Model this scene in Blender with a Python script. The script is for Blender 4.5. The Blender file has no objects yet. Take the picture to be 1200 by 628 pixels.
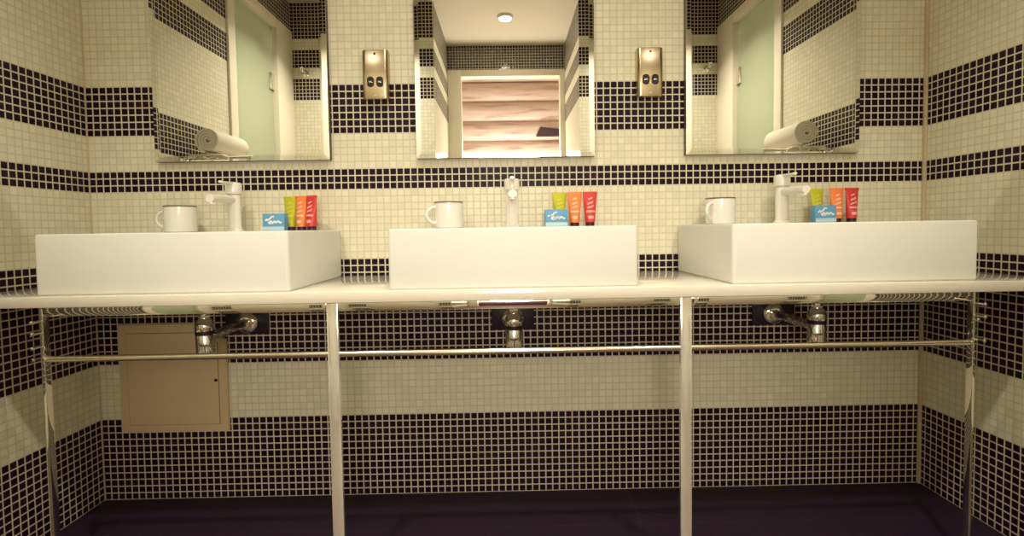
import bpy, bmesh, math, random
from mathutils import Matrix, Vector

random.seed(7)
S = bpy.context.scene
COL = S.collection
PI = math.pi
P = 0.022                       # mosaic pitch
HW = 60.5 * P                   # half room width
CEIL = 103 * P

# ------------------------------------------------------------------ camera
cam_data = bpy.data.cameras.new('camera')
cam = bpy.data.objects.new('camera', cam_data)
COL.objects.link(cam)
S.camera = cam
yaw, pit, rol = -0.01219, -0.04292, -0.0154


def cam_rows():
    cy, sy = math.cos(yaw), math.sin(yaw)
    cp, sp = math.cos(pit), math.sin(pit)
    cr, sr = math.cos(rol), math.sin(rol)
    A = Matrix(((cy, sy, 0), (-sy, cy, 0), (0, 0, 1)))
    B = Matrix(((1, 0, 0), (0, cp, sp), (0, -sp, cp)))
    C = Matrix(((cr, 0, sr), (0, 1, 0), (-sr, 0, cr)))
    return C @ B @ A


R = cam_rows()
right, fwd, up = R[0], R[1], R[2]
cam.matrix_world = Matrix(((right[0], up[0], -fwd[0], -0.02068),
                           (right[1], up[1], -fwd[1], -1.64864),
                           (right[2], up[2], -fwd[2], 0.85993),
                           (0, 0, 0, 1)))
cam_data.sensor_fit = 'HORIZONTAL'
cam_data.sensor_width = 36.0
cam_data.lens = 603.173 / 1200 * 36.0
cam_data.shift_y = -20.97 / 1200
cam_data.clip_start = 0.02

# ------------------------------------------------------------------ world, exposure, lamps
w = bpy.data.worlds.new('world')
S.world = w
w.use_nodes = True
w.node_tree.nodes['Background'].inputs[0].default_value = (0.02, 0.012, 0.02, 1)
w.node_tree.nodes['Background'].inputs[1].default_value = 0.2
S.view_settings.view_transform = 'Standard'
S.view_settings.look = 'None'
S.view_settings.gamma = 1.0
S.view_settings.use_curve_mapping = False
S.view_settings.exposure = 0.0

WARM = (1.0, 0.92, 0.76)
# x, y, watts, beam spread in degrees
DOWNLIGHTS_AND_FILL = [(0.0, -1.88, 1.6, 170), (0.0, -1.47, 0.5, 170), (0.0, -0.80, 5.6, 118),
              (-0.80, -1.22, 11.4, 116), (0.80, -1.22, 11.4, 116)]  # outer pair is unseen, added to brighten side walls and opposite strips
DOORWAY_FILL_W = 62.0
PLANK_W = 1.5
SHOWER_W = 3.5


def lamp(name, loc, power, color, size, rot=(0, 0, 0), shape='DISK', size_y=None, spread=PI):
    d = bpy.data.lights.new(name, 'AREA')
    d.shape = shape
    d.size = size
    if size_y:
        d.size_y = size_y
    d.energy = power
    d.color = color
    d.spread = spread
    o = bpy.data.objects.new(name, d)
    o.location = loc
    o.rotation_euler = rot
    COL.objects.link(o)
    return o


for x, y, e, sp in DOWNLIGHTS_AND_FILL:
    lamp('downlight_and_fill_lamp', (x, y, CEIL - 0.022), e, WARM, 0.075, spread=math.radians(sp))
# unseen fill light added in the plank room behind the doorway,
# set low to reach basin fronts and the wall under the worktop
gd = bpy.data.lights.new('doorway_fill', 'POINT')
gd.energy = DOORWAY_FILL_W
gd.color = (1.0, 0.94, 0.83)
gd.shadow_soft_size = 0.26
go = bpy.data.objects.new('doorway_fill', gd)
go.location = (0.02, -2.76, 1.08)
COL.objects.link(go)
for x in (-0.9, 0.9):
    lamp('plank_room_lamp', (x, -2.72, CEIL - 0.03), PLANK_W, (1.0, 0.90, 0.82), 0.12)
for s in (-1, 1):
    lamp('shower_lamp', (s * 1.75, -1.2, CEIL - 0.03), SHOWER_W, (1.0, 0.95, 0.82), 0.2)


# ------------------------------------------------------------------ materials
def new_mat(name):
    m = bpy.data.materials.new(name)
    m.use_nodes = True
    return m, m.node_tree, m.node_tree.nodes['Principled BSDF']


def simple(name, col, rough=0.4, metal=0.0, coat=0.0, trans=0.0, bump=0.0, bscale=200.0, var=0.0, ior=1.45):
    m, nt, b = new_mat(name)
    b.inputs['Base Color'].default_value = (*col, 1)
    b.inputs['Roughness'].default_value = rough
    b.inputs['Metallic'].default_value = metal
    b.inputs['Coat Weight'].default_value = coat
    b.inputs['Coat Roughness'].default_value = 0.05
    b.inputs['Transmission Weight'].default_value = trans
    b.inputs['IOR'].default_value = ior
    tc = nt.nodes.new('ShaderNodeTexCoord')
    n = nt.nodes.new('ShaderNodeTexNoise')
    n.inputs['Scale'].default_value = bscale
    n.inputs['Detail'].default_value = 3
    nt.links.new(tc.outputs['Object'], n.inputs['Vector'])
    if bump:
        bp = nt.nodes.new('ShaderNodeBump')
        bp.inputs['Strength'].default_value = bump
        bp.inputs['Distance'].default_value = 0.002
        nt.links.new(n.outputs['Fac'], bp.inputs['Height'])
        nt.links.new(bp.outputs['Normal'], b.inputs['Normal'])
    if var:
        mx = nt.nodes.new('ShaderNodeMix')
        mx.data_type = 'RGBA'
        mx.inputs['A'].default_value = (*[c * (1 - var) for c in col], 1)
        mx.inputs['B'].default_value = (*[min(1, c * (1 + var)) for c in col], 1)
        nt.links.new(n.outputs['Fac'], mx.inputs['Factor'])
        nt.links.new(mx.outputs['Result'], b.inputs['Base Color'])
    return m


def emitter(name, col, strength):
    m, nt, b = new_mat(name)
    b.inputs['Base Color'].default_value = (1, 1, 1, 1)
    b.inputs['Emission Color'].default_value = (*col, 1)
    b.inputs['Emission Strength'].default_value = strength
    return m


def mosaic_mat(name, bands, white=(0.77, 0.735, 0.565), black=(0.014, 0.005, 0.017),
               grout=(0.66, 0.605, 0.44), rough=0.34, spec=0.13):
    m, nt, b = new_mat(name)
    N, L = nt.nodes, nt.links

    def math_(op, a, c=None, d=None):
        n = N.new('ShaderNodeMath')
        n.operation = op
        for i, v in enumerate((a, c, d)):
            if v is None:
                continue
            if isinstance(v, (int, float)):
                n.inputs[i].default_value = v
            else:
                L.new(v, n.inputs[i])
        return n.outputs[0]

    geo = N.new('ShaderNodeNewGeometry')
    tc = N.new('ShaderNodeTexCoord')
    sp = N.new('ShaderNodeSeparateXYZ')
    L.new(tc.outputs['Object'], sp.inputs[0])
    sn = N.new('ShaderNodeSeparateXYZ')
    L.new(geo.outputs['True Normal'], sn.inputs[0])
    side = math_('GREATER_THAN', math_('ABSOLUTE', sn.outputs[0]), 0.5)
    ux = math_('MULTIPLY_ADD', sp.outputs[0], 1 / P, 0.5)
    uy = math_('MULTIPLY', sp.outputs[1], 1 / P)
    mixu = N.new('ShaderNodeMix')
    L.new(side, mixu.inputs['Factor'])
    L.new(ux, mixu.inputs['A'])
    L.new(uy, mixu.inputs['B'])
    u = mixu.outputs['Result']
    v = math_('MULTIPLY', sp.outputs[2], 1 / P)
    du = math_('PINGPONG', u, 0.5)
    dv = math_('PINGPONG', v, 0.5)
    dm = math_('MINIMUM', du, dv)
    mr = N.new('ShaderNodeMapRange')
    mr.interpolation_type = 'SMOOTHSTEP'
    mr.inputs['From Min'].default_value = 0.062
    mr.inputs['From Max'].default_value = 0.112
    L.new(dm, mr.inputs['Value'])
    tile = mr.outputs['Result']
    row = math_('FLOOR', v)
    colm = math_('FLOOR', u)
    dark = None
    for a, c in bands:                    # rows a .. c-1
        t = math_('COMPARE', row, (a + c - 1) / 2, (c - 1 - a) / 2 + 0.25)
        dark = t if dark is None else math_('MAXIMUM', dark, t)
    L.new(math_('MULTIPLY_ADD', dark, spec - 0.38, 0.38), b.inputs['Specular IOR Level'])
    cmb = N.new('ShaderNodeCombineXYZ')
    L.new(colm, cmb.inputs[0])
    L.new(row, cmb.inputs[1])
    L.new(side, cmb.inputs[2])
    wn = N.new('ShaderNodeTexWhiteNoise')
    wn.noise_dimensions = '3D'
    L.new(cmb.outputs[0], wn.inputs['Vector'])

    def mix(f, a, c):
        n = N.new('ShaderNodeMix')
        n.data_type = 'RGBA'
        for key, val in (('Factor', f), ('A', a), ('B', c)):
            if isinstance(val, tuple):
                n.inputs[key].default_value = (*val, 1)
            elif isinstance(val, (int, float)):
                n.inputs[key].default_value = val
            else:
                L.new(val, n.inputs[key])
        return n.outputs['Result']

    wcol = mix(wn.outputs['Value'], tuple(c * 0.94 for c in white), tuple(min(1, c * 1.05) for c in white))
    bcol = mix(wn.outputs['Value'], tuple(c * 0.6 for c in black), (black[0] * 1.7, black[1] * 1.4, black[2] * 1.4))
    tcol = mix(dark, wcol, bcol)
    L.new(mix(tile, grout, tcol), b.inputs['Base Color'])
    L.new(math_('MULTIPLY_ADD', tile, rough - 0.75, 0.75), b.inputs['Roughness'])
    # each little tile is set at its own slight tilt
    vm = N.new('ShaderNodeVectorMath')
    vm.operation = 'SUBTRACT'
    L.new(wn.outputs['Color'], vm.inputs[0])
    vm.inputs[1].default_value = (0.5, 0.5, 0.5)
    vs = N.new('ShaderNodeVectorMath')
    vs.operation = 'SCALE'
    vs.inputs['Scale'].default_value = 0.045
    L.new(vm.outputs[0], vs.inputs[0])
    bp = N.new('ShaderNodeBump')
    bp.inputs['Strength'].default_value = 0.35
    bp.inputs['Distance'].default_value = 0.001
    L.new(tile, bp.inputs['Height'])
    va = N.new('ShaderNodeVectorMath')
    L.new(bp.outputs[0], va.inputs[0])
    L.new(vs.outputs[0], va.inputs[1])
    vn = N.new('ShaderNodeVectorMath')
    vn.operation = 'NORMALIZE'
    L.new(va.outputs[0], vn.inputs[0])
    L.new(vn.outputs[0], b.inputs['Normal'])
    return m


def floor_mat(name, tile_col, joint_col, tw, td, ox, oy, rough):
    m, nt, b = new_mat(name)
    tc = nt.nodes.new('ShaderNodeTexCoord')
    mp = nt.nodes.new('ShaderNodeMapping')
    mp.inputs['Location'].default_value = (ox, oy, 0)
    br = nt.nodes.new('ShaderNodeTexBrick')
    br.offset = 0.5
    br.inputs['Color1'].default_value = (*tile_col, 1)
    br.inputs['Color2'].default_value = (*[c * 1.15 for c in tile_col], 1)
    br.inputs['Mortar'].default_value = (*joint_col, 1)
    br.inputs['Scale'].default_value = 1.0
    br.inputs['Mortar Size'].default_value = 0.0012
    br.inputs['Brick Width'].default_value = tw
    br.inputs['Row Height'].default_value = td
    nt.links.new(tc.outputs['Object'], mp.inputs[0])
    nt.links.new(mp.outputs[0], br.inputs['Vector'])
    nt.links.new(br.outputs['Color'], b.inputs['Base Color'])
    b.inputs['Roughness'].default_value = rough
    return m


def wood_mat(name, c1, c2, c3, axis='x', scale=6.0, rough=0.5):
    m, nt, b = new_mat(name)
    N, L = nt.nodes, nt.links
    tc = N.new('ShaderNodeTexCoord')
    mp = N.new('ShaderNodeMapping')
    mp.inputs['Scale'].default_value = (0.7, 6, 6) if axis == 'x' else (6, 0.7, 6)
    n1 = N.new('ShaderNodeTexNoise')
    n1.inputs['Scale'].default_value = scale
    n1.inputs['Detail'].default_value = 6
    n1.inputs['Distortion'].default_value = 0.6
    L.new(tc.outputs['Object'], mp.inputs[0])
    L.new(mp.outputs[0], n1.inputs['Vector'])
    rp = N.new('ShaderNodeValToRGB')
    e = rp.color_ramp.elements
    e[0].position, e[0].color = 0.28, (*c3, 1)
    e[1].position, e[1].color = 0.72, (*c1, 1)
    k = rp.color_ramp.elements.new(0.45)
    k.color = (*c2, 1)
    L.new(n1.outputs['Fac'], rp.inputs[0])
    L.new(rp.outputs['Color'], b.inputs['Base Color'])
    b.inputs['Roughness'].default_value = rough
    return m


BANDS = [(0, 12), (20, 35), (45, 48), (53, 60), (76, 82), (85, 90), (93, 104)]
M_mosaic = mosaic_mat('mosaic', BANDS)
M_darkmosaic = mosaic_mat('dark_mosaic', [(0, 104)], rough=0.09, spec=0.7)
M_ceiling = simple('ceiling_paint', (0.66, 0.59, 0.44), 0.8, bump=0.05)
M_floor = floor_mat('floor_tile', (0.014, 0.0055, 0.020), (0.04, 0.024, 0.04), 0.88, 0.30, 0.08, 0.20, 0.45)
M_woodfloor = wood_mat('floor_board', (0.14, 0.095, 0.06), (0.105, 0.07, 0.042), (0.07, 0.043, 0.024), 'x', 5)
M_plank = wood_mat('pine_log', (0.66, 0.53, 0.45), (0.57, 0.41, 0.33), (0.30, 0.18, 0.14), 'x', 4)
M_paint = simple('cream_paint', (0.83, 0.77, 0.62), 0.45, bump=0.03)
M_trim = simple('corner_trim', (0.62, 0.50, 0.33), 0.4)
M_ceramic = simple('ceramic', (0.70, 0.685, 0.63), 0.45, coat=0.0)
M_mug = simple('mug_glaze', (0.86, 0.84, 0.77), 0.2, coat=0.5)
M_mugrim = simple('mug_rim', (0.20, 0.13, 0.08), 0.35)
M_counter = simple('counter_stone', (0.76, 0.71, 0.60), 0.14, coat=0.4)
M_chrome = simple('chrome', (0.86, 0.82, 0.76), 0.06, metal=1.0)
M_steel = simple('polished_steel', (0.95, 0.91, 0.82), 0.06, metal=0.70)
M_apron = simple('apron_steel', (0.90, 0.86, 0.78), 0.02, metal=1.0)
M_bar = simple('brushed_bar', (0.78, 0.69, 0.55), 0.22, metal=1.0)
M_mirror = simple('mirror_silver', (0.93, 0.925, 0.90), 0.005, metal=1.0)
M_mirback = simple('mirror_backing', (0.10, 0.07, 0.06), 0.5)
M_faucet = simple('faucet_finish', (0.86, 0.82, 0.73), 0.2, metal=0.0, coat=0.5)
M_socket = simple('socket_metal', (0.56, 0.46, 0.31), 0.27, metal=1.0)
M_black = simple('black_plastic', (0.012, 0.006, 0.014), 0.35)
M_panel = simple('panel_paint', (0.64, 0.50, 0.30), 0.5, bump=0.05)
M_groove = simple('panel_groove', (0.20, 0.14, 0.08), 0.6)
M_towel = simple('towel_cotton', (0.86, 0.80, 0.66), 0.95, bump=0.8, bscale=350)
M_green = simple('green_tube', (0.53, 0.53, 0.02), 0.35)
M_orange = simple('orange_tube', (0.90, 0.24, 0.06), 0.35)
M_red = simple('red_tube', (0.62, 0.050, 0.045), 0.35)
M_cap = simple('tube_cap', (0.040, 0.008, 0.022), 0.35)
M_blue = simple('blue_box', (0.13, 0.37, 0.60), 0.45)
M_white_print = simple('white_print', (0.86, 0.84, 0.80), 0.5)
M_pale_print = simple('pale_print', (0.50, 0.68, 0.78), 0.5)
M_peach_print = simple('peach_print', (0.92, 0.55, 0.40), 0.5)
M_pink_print = simple('pink_print', (0.85, 0.42, 0.38), 0.5)
M_yellow_print = simple('yellow_print', (0.72, 0.62, 0.12), 0.5)
M_glow = emitter('lamp_glow', (1.0, 0.9, 0.7), 40.0)
M_darkwood = simple('dark_slot', (0.05, 0.025, 0.03), 0.6)


def frosted():
    m, nt, b = new_mat('frosted_glass')
    b.inputs['Base Color'].default_value = (0.80, 0.87, 0.64, 1)
    b.inputs['Roughness'].default_value = 0.35
    b.inputs['Transmission Weight'].default_value = 0.55
    return m


M_frost = frosted()


# ------------------------------------------------------------------ mesh helpers
class MB:
    def __init__(self):
        self.bm = bmesh.new()

    def _loft(self, loops, cap0=True, cap1=True, closed=True):
        bm = self.bm
        L = [[bm.verts.new(p) for p in lp] for lp in loops]
        n = len(L[0])
        for a, b in zip(L, L[1:]):
            for i in range(n if closed else n - 1):
                j = (i + 1) % n
                bm.faces.new((a[i], a[j], b[j], b[i]))
        if cap0:
            bm.faces.new(list(reversed(L[0])))
        if cap1:
            bm.faces.new(L[-1])
        return L

    def box(self, x0, x1, y0, y1, z0, z1, bev=0.0, seg=2):
        t = bmesh.new()
        bmesh.ops.create_cube(t, size=1)
        for v in t.verts:
            v.co = Vector(((x0 + x1) / 2 + v.co.x * (x1 - x0), (y0 + y1) / 2 + v.co.y * (y1 - y0),
                           (z0 + z1) / 2 + v.co.z * (z1 - z0)))
        if bev:
            bmesh.ops.bevel(t, geom=t.edges[:], offset=bev, segments=seg, affect='EDGES', profile=0.5)
        self._merge(t)
        return self

    def _merge(self, t):
        me = bpy.data.meshes.new('tmp')
        t.to_mesh(me)
        t.free()
        self.bm.from_mesh(me)
        bpy.data.meshes.remove(me)

    def prism(self, pts, y0, y1, bev=0.0):
        """polygon in x,z extruded along y"""
        t = bmesh.new()
        a = [t.verts.new((x, y0, z)) for x, z in pts]
        b = [t.verts.new((x, y1, z)) for x, z in pts]
        n = len(pts)
        t.faces.new(a)
        t.faces.new(list(reversed(b)))
        for i in range(n):
            j = (i + 1) % n
            t.faces.new((a[j], a[i], b[i], b[j]))
        bmesh.ops.recalc_face_normals(t, faces=t.faces[:])
        if bev:
            bmesh.ops.bevel(t, geom=t.edges[:], offset=bev, segments=2, affect='EDGES')
        self._merge(t)
        return self

    def tube(self, path, r, n=16, caps=True):
        """round tube along a list of points; r number or list"""
        path = [Vector(p) for p in path]
        loops = []
        prev = None
        for i, p in enumerate(path):
            d = (path[min(i + 1, len(path) - 1)] - path[max(i - 1, 0)]).normalized()
            if prev is None:
                ref = Vector((0, 0, 1)) if abs(d.z) < 0.9 else Vector((1, 0, 0))
                s = d.cross(ref).normalized()
            else:
                s = (prev - d * prev.dot(d)).normalized()
            prev = s
            t = d.cross(s)
            rr = r[i] if isinstance(r, (list, tuple)) else r
            loops.append([p + (s * math.cos(2 * PI * k / n) + t * math.sin(2 * PI * k / n)) * rr for k in range(n)])
        self._loft(loops, caps, caps)
        return self

    def lathe(self, prof, c=(0, 0, 0), axis='z', n=32, caps=(True, True)):
        """prof: list of (radius, height)"""
        loops = []
        for r, h in prof:
            lp = []
            for k in range(n):
                a = 2 * PI * k / n
                x, y, z = r * math.cos(a), r * math.sin(a), h
                if axis == 'y':
                    x, y, z = x, h, -y
                elif axis == 'x':
                    x, y, z = h, x, y
                lp.append((c[0] + x, c[1] + y, c[2] + z))
            loops.append(lp)
        self._loft(loops, *caps)
        return self

    def build(self, name, mat, parent=None, smooth=True, loc=None):
        bm = self.bm
        bmesh.ops.recalc_face_normals(bm, faces=bm.faces[:])
        me = bpy.data.meshes.new(name)
        bm.to_mesh(me)
        bm.free()
        me.materials.append(mat)
        if smooth:
            for p in me.polygons:
                p.use_smooth = True
            try:
                me.set_sharp_from_angle(angle=math.radians(35))
            except Exception:
                pass
        o = bpy.data.objects.new(name, me)
        COL.objects.link(o)
        if parent:
            o.parent = parent
        if loc:
            o.location = loc
        return o


def rrect(cx, cy, z, w_, d_, r, n=5):
    pts = []
    for qx, qy, a0 in ((1, 1, 0), (-1, 1, 90), (-1, -1, 180), (1, -1, 270)):
        for k in range(n + 1):
            a = math.radians(a0 + 90 * k / n)
            pts.append((cx + qx * (w_ / 2 - r) + r * math.cos(a), cy + qy * (d_ / 2 - r) + r * math.sin(a), z))
    return pts


def tag(o, label, cat, group=None):
    o['label'] = label
    o['category'] = cat
    if group:
        o['group'] = group
    return o


def thing(name, label, cat, loc, rz=0.0, group=None):
    o = bpy.data.objects.new(name, None)
    o.empty_display_size = 0.05
    COL.objects.link(o)
    o.location = loc
    o.rotation_euler = (0, 0, rz)
    return tag(o, label, cat, group)


def dup(root, loc, label, rz=0.0, name=None, cat=None):
    def cp(o, parent):
        c = o.copy()
        COL.objects.link(c)
        if parent:
            c.parent = parent
        for ch in kids(o):
            cp(ch, c)
        return c
    allo = list(COL.objects)

    def kids(o):
        return [k for k in allo if k.parent == o]
    r = cp(root, None)
    r.location = loc
    r.rotation_euler = (0, 0, rz)
    r['label'] = label
    return r


def struct(o):
    o['kind'] = 'structure'
    return o


# ------------------------------------------------------------------ the room shell
T = 0.08
WALL_END = -0.90                 # side walls end here, the frosted doors begin
OPP = -1.65                      # wall opposite the vanity
OX0, OX1 = -0.447, 0.455         # opening to the passage
FAR = -2.43                      # far end of the passage
struct(MB().box(-HW - T, HW + T, 0, T, 0, CEIL).build('wall_back', M_mosaic, smooth=False))
struct(MB().box(-HW - T, -HW, WALL_END, 0, 0, CEIL).build('wall_left', M_mosaic, smooth=False))
struct(MB().box(HW, HW + T, WALL_END, 0, 0, CEIL).build('wall_right', M_mosaic, smooth=False))
fb = MB().box(-2.3, 2.3, -0.48, 0.0, -0.06, 0.0)
struct(fb.build('floor', M_floor, smooth=False))
struct(MB().box(-2.3, 2.3, -3.3, -0.48, -0.06, 0.0).build('floor', M_woodfloor, smooth=False))
struct(MB().box(-2.3, 2.3, -3.3, T, CEIL, CEIL + 0.06).build('ceiling', M_ceiling, smooth=False))
# strips of tiled wall opposite, beside the opening and in the corners
for x0, x1 in ((-HW - T, -1.16), (-0.545, OX0), (OX1, 0.535), (1.17, HW + T)):
    struct(MB().box(x0, x1, OPP - 0.1, OPP, 0, CEIL).build('wall_front', M_mosaic, smooth=False))
for x0, x1 in ((-1.16, -0.545), (0.535, 1.17)):
    struct(MB().box(x0, x1, OPP - 0.1, OPP, 2.06, CEIL).build('wall_front', M_mosaic, smooth=False))
# closed flush doors in that wall
for k, (x0, x1) in enumerate(((-1.16, -0.545), (0.535, 1.17))):
    d = struct(MB().box(x0, x1, OPP - 0.06, OPP - 0.008, 0.14, 2.06, 0.003).build('door_%d' % (k + 1), M_paint))
    MB().box(x0 + 0.01, x1 - 0.01, OPP - 0.06, OPP - 0.012, 0.005, 0.14, 0.002).build('kick_plate', simple('kick_paint', (0.70, 0.48, 0.36), 0.5), d)
    hx = x1 - 0.06 if k == 0 else x0 + 0.06
    MB().tube([(hx, OPP - 0.008, 1.0), (hx, OPP + 0.04, 1.0), (hx + (-0.1 if k == 0 else 0.1), OPP + 0.04, 1.0)], 0.008).build('door_handle', M_chrome, d)
# passage walls
struct(MB().box(OX0 - T, OX0, FAR, OPP - 0.1, 0, CEIL).build('wall_passage_left', M_mosaic, smooth=False))
struct(MB().box(OX1, OX1 + T, FAR, OPP - 0.1, 0, CEIL).build('wall_passage_right', M_mosaic, smooth=False))
DX0, DX1, DZ = -0.345, 0.418, 2.03
fw = MB()
fw.box(OX0 - T, OX1 + T, FAR - T, FAR, 2.08, CEIL)
struct(fw.build('wall_passage_end', M_darkmosaic, smooth=False))
fr = MB()
fr.box(OX0 - T, DX0, FAR - T, FAR + 0.012, 0, 2.08, 0.003)
fr.box(DX1, OX1 + T, FAR - T, FAR + 0.012, 0, 2.08, 0.003)
fr.box(DX0, DX1, FAR - T, FAR + 0.012, DZ, 2.08, 0.003)
struct(fr.build('trim_1', M_paint))
# the plank-lined room beyond the doorway
pl = MB()
hz = 0.178
z = 0.06
rr = random.Random(3)
while z < CEIL:
    prof = []
    z1 = min(z + hz, CEIL)
    for k in range(9):
        t = k / 8
        prof.append((z + (z1 - z) * t, 0.045 * math.sin(PI * min(max(t, 0.0), 1.0)) ** 0.5 if 0 < t < 1 else 0.0))
    loops = []
    for x in (-2.25, 2.25):
        loops.append([(x, -3.19 + d, zz) for zz, d in prof] + [(x, -3.25, z1), (x, -3.25, z)])
    pl._loft(loops)
    z = z1
struct(pl.build('wall_far', M_plank))
struct(MB().box(-2.3, -2.25, -3.3, FAR - T, 0, CEIL).build('wall_far_left', M_plank))
struct(MB().box(2.25, 2.3, -3.3, FAR - T, 0, CEIL).build('wall_far_right', M_plank))
for s, x0, x1 in ((-1, -2.25, OX0 - T), (1, OX1 + T, 2.25)):
    struct(MB().box(x0, x1, FAR - T, FAR - 0.02, 0, CEIL).build('wall_far_front', M_paint, smooth=False))
struct(MB().box(-2.24, 2.24, -3.19, -3.12, 0, 0.85, 0.004).build('trim_6', simple('dark_added_panel', (0.07, 0.025, 0.045), 0.5)))  # unseen dark panel, added to darken what the apron rail reflects
# shower cubicles behind the frosted doors, on both sides
n = 1
for s in (-1, 1):
    X = lambda a, b: (s * a, s * b) if s > 0 else (s * b, s * a)
    c = MB()
    x0, x1 = X(2.2, 2.25)
    c.box(x0, x1, OPP, -0.82, 0, CEIL)
    x0, x1 = X(HW + T, 2.2)
    c.box(x0, x1, -0.87, -0.82, 0, CEIL)
    c.box(x0, x1, OPP - 0.05, OPP, 0, CEIL)
    struct(c.build('wall_shower_' + ('left' if s < 0 else 'right'), M_mosaic, smooth=False))
    x0, x1 = X(HW, HW + T)
    struct(MB().box(x0, x1, OPP, WALL_END, 2.09, CEIL).build('wall_over_door_' + ('left' if s < 0 else 'right'), M_darkmosaic, smooth=False))
    n += 1
    f = MB()
    x0, x1 = X(HW - 0.012, HW + T)
    f.box(x0, x1, -0.965, WALL_END, 0, 2.09, 0.003)
    f.box(x0, x1, OPP, -1.43, 0, 2.09, 0.003)
    f.box(x0, x1, -1.43, -0.965, 2.035, 2.09, 0.003)
    struct(f.build('trim_%d' % n, M_paint))
    x0, x1 = X(HW + 0.02, HW + 0.03)
    d = struct(MB().box(x0, x1, -1.425, -0.97, 0.02, 2.03, 0.002).build('door_%d' % (n + 1), M_frost))
    for zz in (0.35, 1.72):
        x2, x3 = X(HW + 0.008, HW + 0.042)
        MB().box(x2, x3, -1.428, -1.375, zz - 0.045, zz + 0.045, 0.002).build('hinge', M_chrome, d)
    x2 = s * (HW - 0.03)
    MB().tube([(s * (HW + 0.02), -1.02, 0.92), (x2, -1.02, 0.92), (x2, -1.02, 1.18), (s * (HW + 0.02), -1.02, 1.18)], 0.009).build('door_handle', M_chrome, d)
# corner trims
struct(MB().box(-HW, -HW + 0.004, -0.004, 0, 0, CEIL, 0.0008).build('trim_4', M_trim))
struct(MB().box(HW - 0.010, HW, -0.010, 0, 0, CEIL, 0.002).build('trim_5', M_trim))

# ------------------------------------------------------------------ worktop and its steel frame
CZ = 0.715
CB = 0.688
tag(MB().box(-HW + 0.0005, HW - 0.0005, -0.430, -0.0005, CB, CZ, 0.003).build('worktop', M_counter),
    'long cream stone worktop running wall to wall under the three basins', 'worktop')

fr = thing('vanity_frame', 'polished steel frame of legs, rails and towel bars carrying the worktop', 'frame', (0, -0.40, 0))
LEGS = (-0.4415, 0.4155)
for x in LEGS:
    MB().box(x - 0.0135, x + 0.0135, -0.012, 0.0, 0, CB, 0.0012).build('leg', M_steel, fr)
EP = (-1.134, 1.124)
for s, x in zip((-1, 1), EP):
    po = MB().box(x - 0.0035, x + 0.0035, -0.012, 0.006, 0, CB, 0.001).build('end_post', M_apron, fr)
    zs = (0.655, 0.627, 0.594, 0.567) if s < 0 else (0.660, 0.630, 0.620, 0.572)
    for k, zz in enumerate(zs):
        ln = 0.028
        if s > 0 and k == 2:
            ln = 0.012
        pg = MB().tube([(x + s * 0.001, -0.011, zz), (x + s * 0.001, -0.012 - ln, zz)], 0.0028, 10)
        pg.lathe([(0.0028, 0), (0.0042, -0.001), (0.0042, -0.004), (0.0028, -0.005)], (x + s * 0.001, -0.012 - ln + 0.004, zz), 'y', 12)
        pg.build('peg', M_chrome, po)
edges = [EP[0] + 0.0035, LEGS[0] - 0.0135, LEGS[0] + 0.0135, LEGS[1] - 0.0135, LEGS[1] + 0.0135, EP[1] - 0.0035]
for a, b in ((0, 1), (2, 3), (4, 5)):
    MB().box(edges[a], edges[b], -0.012, 0.0, 0.665, CB, 0.001).build('apron_rail', M_apron, fr)
    MB().tube([(edges[a], -0.003, 0.5605), (edges[b], -0.003, 0.5605)], 0.0078, 20).build('towel_bar', M_bar, fr)


# ------------------------------------------------------------------ basins
def make_basin(label, loc, wd=0.603):
    t = thing('vessel_basin', label, 'basin', loc, 0, 'rectangular basins on the worktop')
    H, D = 0.147, 0.398
    m = MB()
    L = [rrect(0, 0, 0.0, wd - 0.006, D - 0.006, 0.006), rrect(0, 0, 0.004, wd, D, 0.009),
         rrect(0, 0, H - 0.006, wd, D, 0.009), rrect(0, 0, H - 0.002, wd - 0.003, D - 0.003, 0.008),
         rrect(0, 0, H, wd - 0.010, D - 0.010, 0.007),
         rrect(0, -0.060, H, wd - 0.036, D - 0.155, 0.02), rrect(0, -0.060, H - 0.004, wd - 0.042, D - 0.161, 0.02),
         rrect(0, -0.060, 0.045, wd - 0.075, D - 0.19, 0.03), rrect(0, -0.060, 0.032, wd - 0.13, D - 0.23, 0.03),
         rrect(0, -0.060, 0.029, 0.06, 0.06, 0.02)]
    m._loft(L)
    m.build('bowl', M_ceramic, t)
    MB().lathe([(0.024, 0), (0.026, 0.002), (0.022, 0.004), (0.004, 0.005)], (0, -0.060, 0.0295), n=28).build('drain', M_chrome, t)
    return t


BY = -0.213
bas = make_basin('white rectangular basin at the left end of the worktop', (-0.842, BY, CZ))
dup(bas, (-0.002, BY, CZ), 'white rectangular basin in the middle, straight below the plank-reflecting mirror')
dup(bas, (0.829, BY, CZ), 'white rectangular basin at the right end of the worktop')
RIM = CZ + 0.147


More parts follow.
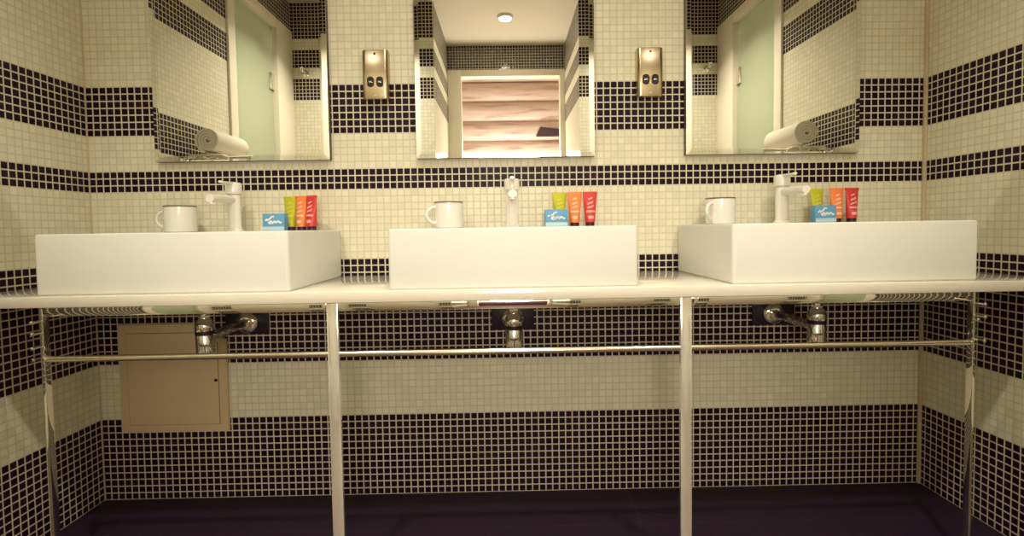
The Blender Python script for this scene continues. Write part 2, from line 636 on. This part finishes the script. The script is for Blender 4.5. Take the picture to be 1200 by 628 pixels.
# ------------------------------------------------------------------ faucets
def make_faucet(label, loc):
    t = thing('faucet', label, 'faucet', loc, 0, 'single lever faucets on the basins')
    MB().lathe([(0.024, 0), (0.024, 0.004), (0.020, 0.007), (0.0185, 0.010), (0.0185, 0.108), (0.0175, 0.111)], n=28).build('column', M_faucet, t)
    h = MB().lathe([(0.0175, 0.1115), (0.0225, 0.113), (0.0235, 0.118), (0.0235, 0.140), (0.021, 0.146), (0.010, 0.148)], n=28)
    h.build('cartridge_head', M_faucet, t)
    s = MB()
    s.tube([(0, -0.010, 0.094), (0, -0.05, 0.096), (0, -0.10, 0.096), (0, -0.128, 0.094)], [0.0125, 0.012, 0.0115, 0.0115], 20)
    sp = s.build('spout', M_faucet, t)
    MB().lathe([(0.0085, 0), (0.0085, -0.005), (0.006, -0.005)], (0, -0.118, 0.0835), n=20).build('aerator', M_faucet, sp)
    l = MB()
    lo = []
    for y, z, wd, th in ((0.010, 0.145, 0.022, 0.010), (-0.025, 0.144, 0.018, 0.008), (-0.055, 0.1435, 0.014, 0.007), (-0.072, 0.1445, 0.012, 0.006)):
        lo.append([(x * wd / 2, y, z + zz * th / 2) for x, zz in ((-1, -0.5), (-0.6, -1), (0.6, -1), (1, -0.5), (1, 0.5), (0.6, 1), (-0.6, 1), (-1, 0.5))])
    l._loft(lo)
    l.build('lever', M_faucet, t)
    return t


fa = make_faucet('pale single lever faucet standing on the left basin', (-0.838, -0.08, RIM))
dup(fa, (0.001, -0.08, RIM), 'pale single lever faucet on the middle basin, spout pointing at the viewer')
dup(fa, (0.826, -0.08, RIM), 'pale single lever faucet standing on the right basin')


# ------------------------------------------------------------------ mugs
def make_mug(label, loc, rz):
    t = thing('mug', label, 'mug', loc, rz, 'white mugs on the basin rims')
    r = 0.0435
    MB().lathe([(r - 0.006, 0), (r - 0.001, 0.002), (r, 0.006), (r, 0.0755), (r - 0.001, 0.0765), (r - 0.004, 0.0755),
                (r - 0.0045, 0.010), (r - 0.012, 0.006), (0.004, 0.0055)], n=40).build('cup', M_mug, t)
    MB().lathe([(r - 0.004, 0.0758), (r + 0.0006, 0.0755), (r + 0.0006, 0.0785), (r - 0.0015, 0.0798), (r - 0.0042, 0.0785)],
               n=40, caps=(False, False)).build('rim', M_mugrim, t)
    pts = []
    for k in range(15):
        a = PI / 2 + PI * k / 14
        pts.append((-r + 0.0012 + 0.028 * math.cos(a) * 1.05, 0, 0.040 + 0.024 * math.sin(a)))
    MB().tube(pts, 0.0048, 12).build('handle', M_mug, t)
    return t


mg = make_mug('white mug on the left basin, its handle sticking out to the left', (-0.994, -0.09, RIM), 0.0)
dup(mg, (-0.1905, -0.09, RIM), 'white mug on the middle basin, left of the faucet', math.radians(30))
dup(mg, (0.633, -0.09, RIM), 'white mug on the right basin, near its left edge', math.radians(36))


# ------------------------------------------------------------------ toiletries
def stroke(m, pts, half_t, wid):
    """flat printed stroke laid on a tube front; pts (x,z), half_t(x,z) gives the surface y"""
    for (x0, z0), (x1, z1) in zip(pts, pts[1:]):
        d = Vector((x1 - x0, 0, z1 - z0))
        if d.length < 1e-6:
            continue
        nn = Vector((-d.z, 0, d.x)).normalized() * wid / 2
        q = []
        for (x, z), sg in (((x0, z0), 1), ((x1, z1), 1), ((x1, z1), -1), ((x0, z0), -1)):
            px, pz = x + sg * nn.x, z + sg * nn.z
            q.append((px, half_t(px, pz), pz))
        front = [m.bm.verts.new((a, b - 0.0007, c)) for a, b, c in q]
        back = [m.bm.verts.new((a, b + 0.0008, c)) for a, b, c in q]
        m.bm.faces.new(front)
        m.bm.faces.new(list(reversed(back)))
        for i in range(4):
            j = (i + 1) % 4
            m.bm.faces.new((front[i], back[i], back[j], front[j]))


TUBE_H = 0.105


def tube_dims(h):
    t = min(max((h - 0.012) / (TUBE_H - 0.012), 0), 1)
    a = 0.0150 + (0.0225 - 0.0150) * t           # half width
    b = 0.0148 * (1 - t) ** 0.8 + 0.0010
    return a, b


def make_tube(name, label, mat, pmat, loc, rz, colour, seed):
    t = thing(name, label, 'toiletry tube', loc, rz, colour + ' toiletry tubes')
    m = MB()
    loops = []
    for k in range(13):
        h = 0.012 + (TUBE_H - 0.012) * k / 12
        a, b = tube_dims(h)
        loops.append([(a * math.cos(2 * PI * i / 28), b * math.sin(2 * PI * i / 28), h) for i in range(28)])
    m._loft(loops)
    m.build('body', mat, t)
    MB().lathe([(0.0125, 0), (0.0135, 0.001), (0.0137, 0.0105), (0.0130, 0.0119)], n=28).build('cap', M_cap, t)
    MB().box(-0.0226, 0.0226, -0.0014, 0.0014, TUBE_H - 0.007, TUBE_H + 0.0005, 0.0004).build('crimp', mat, t)
    r = random.Random(seed)

    def surf(x, z):
        a, b = tube_dims(z)
        q = min(abs(x) / a, 0.98)
        return -b * math.sqrt(1 - q * q)
    p = MB()
    # three stacked words of small script, then two ruled lines
    for zc, wdt, hh in ((0.084, 0.012, 0.006), (0.071, 0.016, 0.007), (0.059, 0.019, 0.007)):
        pts = []
        nn = 9
        for i in range(nn + 1):
            pts.append((-wdt / 2 + wdt * i / nn, zc + hh * 0.5 * (1 if i % 2 else -1) * r.uniform(0.4, 1.0) + (wdt * i / nn - wdt / 2) * 0.3))
        stroke(p, pts, surf, 0.0024)
    for i in range(8):
        x = -0.0125 + 0.0032 * i
        stroke(p, [(x, 0.045), (x + 0.0033, 0.045)], surf, 0.0055)
    for i in range(5):
        x = -0.008 + 0.0032 * i
        stroke(p, [(x, 0.027), (x + 0.0033, 0.027)], surf, 0.009)
    p.build('printed_script', pmat, t, smooth=False)
    return t


def make_soap(label, loc, rz):
    t = thing('soap_box', label, 'soap box', loc, rz, 'blue soap boxes')
    wd, d, h = 0.068, 0.022, 0.052
    MB().box(-wd / 2, wd / 2, -d / 2, d / 2, 0, h, 0.0012).build('carton', M_blue, t)
    sf = lambda x, z: -d / 2
    b = MB()
    stroke(b, [(-wd / 2 + 0.001, 0.0075), (wd / 2 - 0.001, 0.0075)], sf, 0.011)
    b.build('pale_stripe', M_pale_print, t, smooth=False)
    s = MB()
    stroke(s, [(-0.026, 0.031), (-0.018, 0.036), (-0.020, 0.031), (-0.008, 0.038), (-0.006, 0.043), (0.002, 0.043)], sf, 0.0045)
    stroke(s, [(-0.016, 0.024), (-0.006, 0.030), (-0.004, 0.023), (0.005, 0.030), (0.007, 0.024), (0.016, 0.030), (0.020, 0.024), (0.026, 0.026)], sf, 0.005)
    stroke(s, [(-0.014, 0.0215), (0.000, 0.0225)], sf, 0.0025)
    s.build('printed_script', M_white_print, t, smooth=False)
    return t


gt = make_tube('toiletry_tube', 'lime green tube on the left basin behind the blue box', M_green, M_yellow_print, (-0.6835, -0.045, RIM), math.radians(-14), 'green', 1)
ot = make_tube('toiletry_tube', 'orange tube on the left basin between the green and red tubes', M_orange, M_peach_print, (-0.6420, -0.066, RIM), math.radians(-20), 'orange', 2)
rt = make_tube('toiletry_tube', 'red tube on the left basin, nearest its right edge', M_red, M_pink_print, (-0.6065, -0.080, RIM), math.radians(-24), 'red', 3)
sb = make_soap('small blue box on the left basin, left of the tubes', (-0.714, -0.085, RIM), math.radians(-6))
dup(gt, (0.1475, -0.055, RIM), 'lime green tube on the middle basin, half behind the blue box', math.radians(4))
dup(ot, (0.1925, -0.068, RIM), 'orange tube on the middle basin between the green and red tubes', math.radians(-3))
dup(rt, (0.2395, -0.070, RIM), 'red tube on the middle basin, nearest its right edge', math.radians(2))
dup(sb, (0.133, -0.090, RIM), 'small blue box on the middle basin in front of the green tube', math.radians(3))
dup(gt, (0.952, -0.050, RIM), 'lime green tube on the right basin, half behind the blue box', math.radians(6))
dup(ot, (1.0025, -0.068, RIM), 'orange tube on the right basin between the green and red tubes', math.radians(4))
dup(rt, (1.0480, -0.070, RIM), 'red tube on the right basin, rightmost of its set', math.radians(4))
dup(sb, (0.950, -0.088, RIM), 'small blue box on the right basin in front of the green tube', math.radians(5))


# ------------------------------------------------------------------ mirrors
def make_mirror(label, x0, x1, z0=1.082, z1=1.90):
    cx = (x0 + x1) / 2
    t = thing('wall_mirror', label, 'mirror', (cx, 0, z0), 0, 'frameless mirrors over the basins')
    hw, h = (x1 - x0) / 2, z1 - z0
    MB().box(-hw, hw, -0.0200, -0.0005, 0, h).build('backing', M_mirback, t, smooth=False)
    m = MB()
    y0, y1, y2, b = -0.0200, -0.0228, -0.0240, 0.016
    rect = lambda i, y: [(-hw + i, y, i), (hw - i, y, i), (hw - i, y, h - i), (-hw + i, y, h - i)]
    m._loft([rect(0, y0), rect(0, y1), rect(b, y2)])
    m.build('mirror_glass', M_mirror, t, smooth=False)
    return t


make_mirror('frameless mirror over the left basin reflecting a frosted glass door', -1.106, -0.566)
make_mirror('frameless mirror over the middle basin reflecting the plank doorway', -0.295, 0.264)
make_mirror('frameless mirror over the right basin reflecting a frosted glass door', 0.553, 1.102)


# ------------------------------------------------------------------ shaver sockets
def make_socket(label, loc):
    t = thing('shaver_socket', label, 'shaver socket', loc, 0, 'metal shaver sockets between the mirrors')
    wd, h = 0.081, 0.150
    m = MB()
    # plan profile, softly rounded at the vertical edges
    plan = [(-wd / 2, -0.0005), (-wd / 2, -0.016)]
    for k in range(7):
        a = math.radians(180 + 90 * k / 6)
        plan.append((-wd / 2 + 0.012 + 0.012 * math.cos(a), -0.018 + 0.012 * math.sin(a)))
    for k in range(7):
        a = math.radians(270 + 90 * k / 6)
        plan.append((wd / 2 - 0.012 + 0.012 * math.cos(a), -0.018 + 0.012 * math.sin(a)))
    plan += [(wd / 2, -0.016), (wd / 2, -0.0005)]
    m._loft([[(x * 0.985, y * 0.97, 0) for x, y in plan], [(x, y, 0.002) for x, y in plan],
             [(x, y, h - 0.002) for x, y in plan], [(x * 0.985, y * 0.97, h) for x, y in plan]])
    m.build('housing', M_socket, t)
    for sx in (-1, 1):
        i = MB()
        i._loft([rrect(0, 0, 0, 0.021, 0.032, 0.008), rrect(0, 0, 0.0022, 0.020, 0.031, 0.008)])
        for v in i.bm.verts:
            v.co = Vector((v.co.x + sx * 0.0145, -0.0299 - v.co.z, 0.052 + v.co.y))
        so = i.build('socket_outlet', M_black, t)
        MB().box(sx * 0.0145 - 0.005, sx * 0.0145 + 0.005, -0.0335, -0.0316, 0.0495, 0.0545, 0.0005).build('contact', M_chrome, so)
    MB().box(-0.003, 0.003, -0.0325, -0.0296, 0.040, 0.064, 0.0008).build('divider', M_socket, t)
    MB().lathe([(0.0035, -0.0298), (0.0035, -0.031), (0.001, -0.0314)], (0, 0, h - 0.012), 'y', 16).build('screw', M_black, t)
    MB().lathe([(0.0035, -0.0298), (0.0035, -0.031), (0.001, -0.0314)], (0, 0, 0.012), 'y', 16).build('screw', M_chrome, t)
    return t


sk = make_socket('metal shaver socket on the wall between left and middle mirrors', (-0.4165, 0, 1.266))
dup(sk, (0.439, 0, 1.264), 'metal shaver socket on the wall between middle and right mirrors')


# ------------------------------------------------------------------ traps below the basins
def make_trap(label, loc):
    t = thing('bottle_trap', label, 'drain trap', loc, 0, 'chrome bottle traps under the basins')
    y = -0.237
    MB().lathe([(0.019, -0.024), (0.0235, -0.019), (0.0235, 0.030), (0.0225, 0.032)], (0, y, 0), n=32).build('bottle', M_chrome, t)
    MB().lathe([(0.0225, 0.032), (0.0245, 0.0325), (0.0245, 0.042), (0.0225, 0.0425)], (0, y, 0), n=32).build('joint_ring', M_black, t)
    MB().lathe([(0.0235, 0.0425), (0.0250, 0.052), (0.0235, 0.062), (0.019, 0.071), (0.014, 0.076)], (0, y, 0), n=32).build('neck', M_chrome, t)
    MB().lathe([(0.0105, 0.070), (0.0105, 0.1375)], (0, y, 0), n=24).build('tailpiece', M_chrome, t)
    MB().lathe([(0.014, 0.077), (0.0155, 0.079), (0.0155, 0.090), (0.0140, 0.092)], (0, y, 0), n=8).build('nut', M_chrome, t)
    MB().tube([(0, y + 0.02, 0.022), (0, -0.012, 0.022)], 0.013, 24).build('outlet_pipe', M_chrome, t)
    MB().lathe([(0.034, -0.0095), (0.034, -0.012), (0.028, -0.018), (0.0165, -0.021)], (0, 0, 0.022), 'y', 36).build('escutcheon', M_chrome, t)
    MB().box(-0.068, 0.068, -0.0095, -0.0005, -0.016, 0.062, 0.002).build('unlit_tile_patch', M_black, t)  # black patch standing in for unlit tiles around the outlet
    return t


TZ = 0.550
tr = make_trap('chrome bottle trap under the left basin, beside the beige panel', (-0.849, 0, TZ))
dup(tr, (-0.0015, 0, TZ), 'chrome bottle trap in the middle bay under the worktop')
dup(tr, (0.8410, 0, TZ), 'chrome bottle trap under the right basin')

# ------------------------------------------------------------------ access panel
ap = thing('access_panel', 'square beige access panel on the tiles under the left basin', 'access panel', (-1.086, 0, 0.225))
w0, w1, h = -0.169, 0.169, 0.347
MB().prism([(w0, 0), (w1, 0), (w1, 0.296), (0.125, 0.308), (0.125, h), (w0, h)], -0.012, -0.0005, 0.0015).build('frame', M_panel, ap)
MB().prism([(w0 + 0.024, 0.022), (w1 - 0.026, 0.022), (w1 - 0.026, 0.286), (0.108, 0.286), (0.108, h - 0.028), (w0 + 0.024, h - 0.028)], -0.0125, -0.0115).build('gap_line', M_groove, ap, smooth=False)
MB().prism([(w0 + 0.0255, 0.0235), (w1 - 0.0275, 0.0235), (w1 - 0.0275, 0.2845), (0.1065, 0.2845), (0.1065, h - 0.0295), (w0 + 0.0255, h - 0.0295)], -0.0145, -0.012, 0.0008).build('hatch', M_panel, ap)
MB().lathe([(0.005, -0.014), (0.005, -0.0165), (0.003, -0.017)], (w1 - 0.034, 0, 0.165), 'y', 16).build('lock', M_black, ap)


# ------------------------------------------------------------------ towels on side shelves (seen in the mirrors)
def make_shelf(label, loc):
    t = thing('towel_shelf', label, 'towel shelf', loc, 0, 'chrome towel shelves')
    for k in range(5):
        x = 0.02 + 0.04 * k
        MB().tube([(x, -0.115, 0), (x, 0.115, 0)], 0.004, 10).build('rod', M_chrome, t)
    for y in (-0.10, 0.10):
        MB().tube([(-0.002, y, -0.006), (0.185, y, -0.006)], 0.005, 10).build('bracket', M_chrome, t)
    MB().box(-0.002, 0.004, -0.12, 0.12, -0.02, 0.014, 0.001).build('wall_rail', M_chrome, t)
    return t


def make_roll(label, loc):
    m = MB()
    r0, r1, turns = 0.001, 0.0435, 3.7
    n = 90
    inner, outer = [], []
    for i in range(n + 1):
        a = 2 * PI * turns * i / n
        r = r0 + (r1 - r0) * i / n
        inner.append((r * math.cos(a), r * math.sin(a)))
        outer.append(((r + 0.0098) * math.cos(a), (r + 0.0098) * math.sin(a)))
    poly = inner + outer[::-1]
    loops = []
    for y, s in ((-0.125, 0.97), (-0.121, 1.0), (0.121, 1.0), (0.125, 0.97)):
        loops.append([(x * s, y, z * s) for x, z in poly])
    m._loft(loops, False, False)
    k = len(poly)
    m.bm.verts.ensure_lookup_table()
    V = m.bm.verts
    base = len(V) - 4 * k
    for off in (base, base + 3 * k):
        for i in range(n):
            m.bm.faces.new((V[off + i], V[off + i + 1], V[off + k - 2 - i], V[off + k - 1 - i]))
    o = m.build('rolled_towel', M_towel, loc=loc)
    return tag(o, label, 'towel', 'rolled towels')


def make_fold(label, loc):
    m = MB()
    for k in range(3):
        m.box(-0.075, 0.075, -0.13, 0.13, 0.0265 * k, 0.0265 * k + 0.0275, 0.0125, 4)
    o = m.build('folded_towel', M_towel, loc=loc)
    return tag(o, label, 'towel', 'folded towels')


sh = make_shelf('chrome towel shelf on the left wall, reflected in the left mirror', (-HW, -0.63, 1.092))
sh2 = dup(sh, (HW, -0.63, 1.092), 'chrome towel shelf on the right wall, reflected in the right mirror', PI)
fo = make_fold('folded white towel lying under the roll in the left mirror reflection', (-HW + 0.105, -0.63, 1.0975))
ro = make_roll('rolled white towel seen in the lower left corner of the left mirror', (-HW + 0.115, -0.63, 1.0975 + 0.081 + 0.054))
c = fo.copy(); COL.objects.link(c); c.location = (HW - 0.105, -0.63, 1.0975)
c['label'] = 'folded white towel lying under the roll in the right mirror reflection'
c = ro.copy(); COL.objects.link(c); c.location = (HW - 0.115, -0.63, 1.0975 + 0.081 + 0.054)
c['label'] = 'rolled white towel seen in the lower right corner of the right mirror'


# ------------------------------------------------------------------ robe hooks, downlights, dark slot (seen in the mirrors)
def make_hook(label, loc):
    t = thing('robe_hook', label, 'hook', loc, 0, 'chrome robe hooks')
    MB().lathe([(0.022, 0.0005), (0.022, 0.006), (0.012, 0.010)], (0, 0, 0), 'y', 24).build('wall_rose', M_chrome, t)
    MB().tube([(0, 0.008, 0), (0, 0.035, -0.006), (0, 0.055, 0.004), (0, 0.06, 0.022)], [0.008, 0.007, 0.007, 0.010], 14).build('peg', M_chrome, t)
    return t


hk = make_hook('small chrome robe hook between tile bands, reflected in left mirror', (-1.245, OPP, 1.835))
dup(hk, (1.255, OPP, 1.835), 'small chrome robe hook between tile bands, reflected in right mirror')


def make_down(label, loc):
    t = thing('downlight', label, 'downlight', loc, 0, 'round ceiling downlights')
    MB().lathe([(0.040, -0.016), (0.046, -0.0165), (0.054, -0.006), (0.056, -0.0005), (0.040, -0.0005)], n=40, caps=(False, False)).build('ring', M_paint, t)
    MB().lathe([(0.0395, -0.012), (0.0395, -0.0145), (0.030, -0.016)], n=36).build('lens', M_glow, t)
    return t


dl = make_down('round glowing downlight seen high in the middle mirror', (0.0, -1.88, CEIL))
dup(dl, (0.0, -1.47, CEIL), 'round glowing downlight at the top edge of the middle mirror')
tag(MB().prism([(0.27, 1.690), (0.50, 1.690), (0.50, 1.755), (0.31, 1.775)], -3.150, -3.12, 0.004).build('wall_plaque', M_darkwood),
    'dark block on the pine planks, seen low right in the middle mirror', 'plaque')
